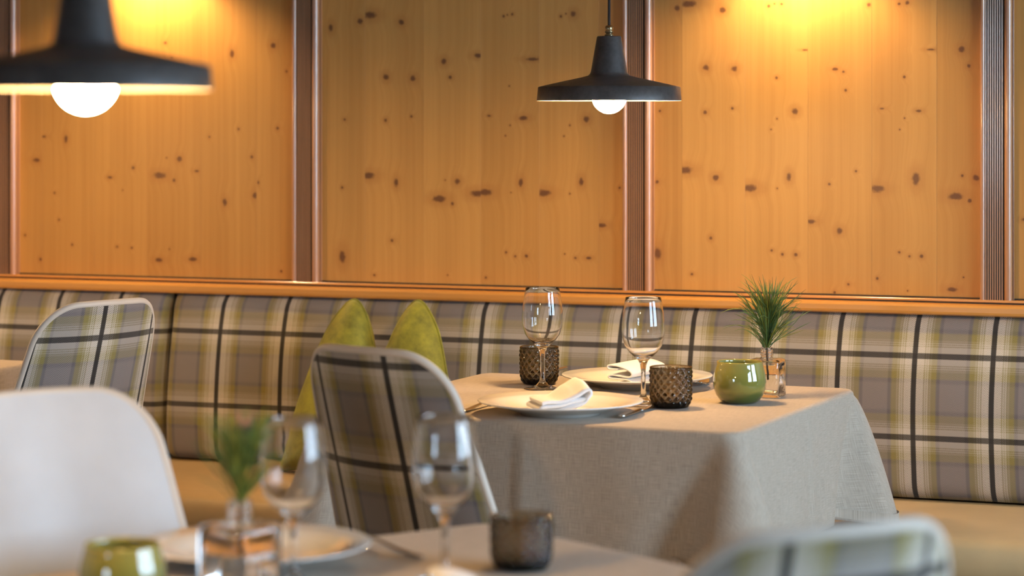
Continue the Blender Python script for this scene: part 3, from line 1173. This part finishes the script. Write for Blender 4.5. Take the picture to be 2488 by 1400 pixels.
def superring(hs, sq, z, n=48):
    """cross-section between a circle (sq=0) and a square with rounded corners (sq=1)"""
    out = []
    for i in range(n):
        t = 2 * pi * i / n + pi / n
        c, s_ = math.cos(t), math.sin(t)
        k = max(abs(c), abs(s_))
        rs = min(1 / k, 1.30)
        r = hs * ((1 - sq) + sq * rs)
        out.append((r * c, r * s_, z))
    return out


def vase(px, d, z, rz, label, seed, spread, top, k=1.0):
    p = at_d(px, d, z)
    root = thing('vase', label, 'vase', (p.x, p.y, z + .0003), rz, 'square bottle vases with pine')
    root.scale = (k, k, k)
    hs = .0310
    out = [(.001, 1, 0), (hs * .92, 1, 0), (hs, 1, .003), (hs, 1, .066), (hs * .97, 1, .0705), (hs * .80, .98, .0725), (.0145, .3, .0730), (.0115, 0, .0745), (.0108, 0, .0785), (.0122, 0, .0795), (.0122, 0, .0815), (.0110, 0, .0825), (.0110, 0, .0845), (.0122, 0, .0855), (.0122, 0, .0875), (.0110, 0, .0885), (.0108, 0, .0915), (.0114, 0, .0930)]
    inn = [(.0105, 0, .0938), (.0090, 0, .0930), (.0088, 0, .0750), (.0110, .3, .0700), (hs * .70, .98, .0685), (hs * .87, 1, .0660), (hs * .88, 1, .0100), (hs * .78, 1, .0085), (.001, 1, .0080)]
    n = 48
    V = []
    for hs_, sq, q in out + inn:
        V += superring(hs_, sq, q, n)
    obj('bottle', V, grid_faces(n, len(out + inn), True), M['clear'], root)
    V = []
    ww = hs * .872
    wl = [(.001, 1, .0088), (ww * .90, 1, .0090), (ww, 1, .0115), (ww, 1, .0440), (.001, 1, .0440)]
    for hs_, sq, q in wl:
        V += superring(hs_, sq, q, n)
    obj('water', V, grid_faces(n, len(wl), True), M['water'], root)
    # the sprig standing in the bottle
    sr = thing('pine_sprig', label.replace('square glass bottle vase', 'green pine sprig in the bottle vase'), 'plant', (p.x, p.y, z + .0003), rz, 'pine sprigs')
    sr.location.z += .094 * (k - 1)
    stem = [(.004, .003, .030), (.001, .001, .06), (0, 0, .095), (.003, .0, .130), (.006, 0, .165), (.007, 0, .178)]
    tube('twig', stem, [.0020, .0021, .0023, .0024, .0024, .0022], M['twig'], sr, 8)
    rr = random.Random(seed)
    for k in range(4):
        a = 2 * pi * k / 4 + .4
        b0 = Vector((.007 + .002 * math.cos(a), .002 * math.sin(a), .172))
        hh = .014 + .010 * rr.random()
        tube('bud', [b0, b0 + Vector((.003 * math.cos(a), .003 * math.sin(a), hh * .5)), b0 + Vector((.006 * math.cos(a), .006 * math.sin(a), hh))], [.0020, .0028, .0012], M['bud'], sr, 8)
    for part, cnt, mat in (('needles', 240, M['needle']), ('young_needles', 60, M['needle2'])):
        V, F = [], []
        for k in range(cnt):
            zb = .086 + .078 * rr.random() ** .9
            az = rr.uniform(0, 2 * pi)
            st_ = Vector((.006 * (zb - .088) / .08 + .0015 * math.cos(az), .0015 * math.sin(az), zb))
            L = rr.uniform(.050, .105)
            tilt = rr.uniform(.05, .50) + .75 * spread * rr.random() ** 2.2
            bend = rr.choice((-.5, .1, .5, .9, 1.3)) * rr.random()
            pts = []
            pos = st_.copy()
            nseg = 7
            for q in range(nseg + 1):
                pts.append(pos.copy())
                tl = tilt + bend * (q / nseg) ** 1.6
                dirv = Vector((math.sin(tl) * math.cos(az), math.sin(tl) * math.sin(az), math.cos(tl)))
                pos = pos + dirv * (L / nseg)
                az += rr.uniform(-.16, .16)
            if max(q.z for q in pts) > top: continue
            v, f = tube_data(pts, [.00075] * (nseg - 1) + [.0006, .0002], 4, False)
            k0 = len(V)
            V += v
            F += [tuple(i + k0 for i in q) for q in f]
        nd = obj(part, V, F, mat, sr)
        nd['kind'] = 'stuff'
    return root


vase(1863, 4.775, TZ, 0.0, 'square glass bottle vase behind the green pot on the laid table', 5, 1.0, .235)
vase(583, 2.915, NZ, near_rz + .25, 'blurred square glass bottle vase on the near table', 8, .45, .198, 1.2)

# napkins: one folded ribbon, pushed along its width -------------------
def ribbon(path, th, steps=10):
    """closed outline (x, z) around a smoothed centre line of thickness th"""
    pts = []
    P = [path[0]] + list(path) + [path[-1]]
    for i in range(1, len(P) - 2):
        for k in range(steps):
            t = k / steps
            a, b, c, d = P[i - 1], P[i], P[i + 1], P[i + 2]
            pts.append(tuple(.5 * (2 * b[j] + (c[j] - a[j]) * t + (2 * a[j] - 5 * b[j] + 4 * c[j] - d[j]) * t * t + (-a[j] + 3 * b[j] - 3 * c[j] + d[j]) * t ** 3) for j in (0, 1)))
    pts.append(path[-1])
    L, Rr = [], []
    for i, p in enumerate(pts):
        a, b = pts[max(0, i - 1)], pts[min(len(pts) - 1, i + 1)]
        tx, tz = b[0] - a[0], b[1] - a[1]
        q = math.hypot(tx, tz) or 1
        L.append((p[0] - tz / q * th / 2, p[1] + tx / q * th / 2))
        Rr.append((p[0] + tz / q * th / 2, p[1] - tx / q * th / 2))
    return L, Rr


def napkin(path, th, width, loc, rz, label, lift=None, skew=0.0):
    L, Rr = ribbon(path, th)
    n = len(L)
    rows = 9
    V = []
    loop = L + Rr[::-1]
    m = len(loop)
    for j in range(rows):
        y = -width / 2 + width * j / (rows - 1)
        e = min(j, rows - 1 - j)
        for (x, z) in loop:
            zz = z + (lift(x, y, z) if lift else 0)
            V.append((x + skew * y, y, zz))
    F = grid_faces(m, rows, True)
    for row in (0, rows - 1):
        o = row * m
        for i in range(n - 1):
            q = (o + i, o + i + 1, o + m - 2 - i, o + m - 1 - i)
            F.append(q if row else q[::-1])
    ob = obj('napkin', V, F, M['napkin'], None, smooth=True)
    ob.location = loc
    ob.rotation_euler = (0, 0, rz)
    return tag(ob, label, 'napkin', 'folded white napkins')


mm = .001
lp1 = [(52, 14), (20, 10.5), (-30, 9.5), (-44, 8.5), (-50, 6.2), (-44, 4.2), (-10, 3.2), (22, 4.2), (44, 9), (54, 16), (60, 21), (58, 26), (50, 26), (28, 18), (8, 15.0), (-30, 15.5), (-46, 14)]
pz = P1.location
v1 = at_d(1353, 4.475)
napkin([(x * .84 * mm, z * 1.3 * mm) for x, z in lp1], .0056, .092, (v1.x, v1.y, TZ + .0088), PSI + math.radians(14), 'white napkin folded flat with a raised end on the front plate', lambda x, y, z: .016 * smooth01((x + .012) / .034) * (.35 + .65 * smooth01((y + .05) / .06)))
lp2 = [(26, 31), (10, 31), (5, 34), (8, 38), (26, 37), (46, 31), (54, 23.5), (48, 17.5), (28, 19), (12, 20), (7, 17), (12, 14), (40, 13.0), (52, 9.5), (50, 4.5), (38, 2.4), (8, 2.8)]
v2 = at_d(1549, 4.925)
napkin([((x - 30) * 1.08 * mm, z * 1.05 * mm) for x, z in lp2], .0030, .15, (v2.x, v2.y, TZ + .0105), PSI - math.radians(30), 'white napkin folded in loose rolls on the bench side plate')
v4 = at_d(1118, 2.745)
napkin([((x - 30) * 1.1 * mm, z * 1.30 * mm) for x, z in lp2], .0030, .085, (v4.x, v4.y, NZ + .0088), PSI + math.radians(10), 'blurred white napkin at the bottom edge of the near table')


# cutlery ---------------------------------------------------------------
def outline_solid(name, prof, zfun, th, mat, parent=None, crown=.5):
    """flat solid along +y from half-widths prof=(y, hw); zfun(y) is the height of its middle"""
    V, F = [], []
    k = 8
    for (y, hw) in prof:
        for i in range(k):
            a = 2 * pi * i / k
            V.append((hw * math.cos(a), y, zfun(y) + th / 2 * math.sin(a)))
    F = grid_faces(k, len(prof), True)
    F.append(tuple(range(k))[::-1]); F.append(tuple((len(prof) - 1) * k + i for i in range(k)))
    return obj(name, V, F, mat, parent, fix=True)


def knife(loc, rz, label):
    root = thing('table_knife', label, 'knife', loc, rz, 'steel table knives')
    outline_solid('handle', [(0, .0015), (.002, .0060), (.008, .0078), (.014, .0070), (.04, .0058), (.075, .0050), (.092, .0045), (.10, .0035)], lambda y: .0042, .0078, M['steel'], root)
    outline_solid('blade', [(.098, .0040), (.106, .0065), (.12, .0095), (.17, .0100), (.20, .0085), (.214, .0050), (.220, .0012)], lambda y: .0042, .0022, M['steel'], root)


def fork(loc, rz, label):
    root = thing('table_fork', label, 'fork', loc, rz, 'steel table forks')
    zf = lambda y: .0035 + .0085 * smooth01(1 - abs(y - .105) / .065) * (1 if y < .105 else 1) + (.0 if y < .15 else -.0008 + .0075 * ((y - .15) / .055) ** 1.6)
    outline_solid('handle', [(0, .0012), (.003, .0055), (.01, .0078), (.03, .0072), (.07, .0048), (.11, .0034), (.128, .0040), (.136, .0085), (.145, .0120), (.155, .0125), (.158, .0120)], zf, .0032, M['steel'], root)
    for q in (-1.5, -.5, .5, 1.5):
        V, F = tube_data([(q * .0066, .155, zf(.155)), (q * .0068, .175, zf(.175)), (q * .0066, .192, zf(.192)), (q * .0062, .204, zf(.204))], [.0019, .0018, .0016, .0008], 8)
        obj('tine', V, F, M['steel'], root)


ZT = TZ + .0004
k1 = on_z(1508, 1018, TZ)
knife((k1.x, k1.y, ZT), math.radians(-2) + 0.0, 'steel knife lying beside the front plate, handle towards the viewer')
f1 = on_z(1122, 1004, TZ)
fork((f1.x, f1.y, ZT), math.radians(-4), 'steel fork left of the front plate, half hidden by the chair')
f2 = on_z(1758, 917, TZ)
fork((f2.x, f2.y, ZT), math.radians(-179), 'steel fork behind the nearer tumbler, right of the far plate')
k2 = on_z(1392, 899, TZ)
knife((k2.x - .015, k2.y + .0, ZT), math.radians(180), 'steel knife left of the far plate, next to the tumbler')
f3 = P3.location - e1 * .175 + e2 * .115
fork((f3.x, f3.y, NZ + .0004), near_rz, 'blurred steel fork beside the plate on the near table')

# ------------------------------------------------------------------ pendant lamps
def pendant(p, rim_z, label, glow='bulb'):
    root = thing('pendant_lamp', label, 'lamp', (p.x, p.y, rim_z), 0, 'dark metal pendant lamps')
    k = .2712 / .354                      # metres per 1000 measured units
    so = [(.1356, 0), (.1332, .0258), (.1290, .0272), (.090, .0360), (.050, .0445), (.0395, .0475), (.0362, .0505), (.0345, .0540), (.0230, .1195), (.0215, .1212), (.006, .1215)]
    si = [(.006, .1195), (.0200, .1190), (.0330, .0530), (.0385, .0460), (.090, .0340), (.1285, .0250), (.1318, .0240), (.1344, 0)]
    lathe('lamp_shade', so, M['lampmetal'], root, 96)
    lathe('shade_lining', si + [(.1356, 0)], M['lining'], root, 96)
    lathe('socket', [(.012, .034), (.017, .036), (.017, .085), (.006, .088)], M['cable'], root, 24)
    bc, br = .0085, .0325
    lathe('bulb', [(br * math.cos(a) + .0001, bc + br * math.sin(a)) for a in [-pi / 2 + pi * j / 22 for j in range(20)]], M[glow], root, 40)
    lathe('cable_gland', [(.0075, .1213), (.0085, .1222), (.0085, .1240), (.0060, .1250), (.0060, .1268), (.0078, .1275), (.0080, .1308), (.0068, .1318), (.0072, .1325), (.0074, .1385), (.0055, .1410), (.0030, .1415)], M['brass'], root, 20)
    tube('cable', [(0, 0, .120), (0, 0, .30), (0, 0, .60), (0, 0, R['h'] - rim_z - .02)], .0027, M['cable'], root, 10)
    lathe('ceiling_rose', [(.045, R['h'] - rim_z - .0005), (.045, R['h'] - rim_z - .02), (.040, R['h'] - rim_z - .026), (.003, R['h'] - rim_z - .028)][::-1], M['lampmetal'], root, 32)
    return root


RIM = EYE + .0275
pendant(at_d(1480, 4.70), RIM, 'dark metal pendant lamp with lit globe bulb over the laid table')
pendant(at_d(208, 2.69), RIM, 'large blurred dark pendant lamp with lit bulb, nearest the viewer', 'dimbulb')
fc = Vector((fl.x - .42, fl.y - .36, 0))
pendant(fc, RIM, 'dark metal pendant lamp over the far left table, outside the picture')
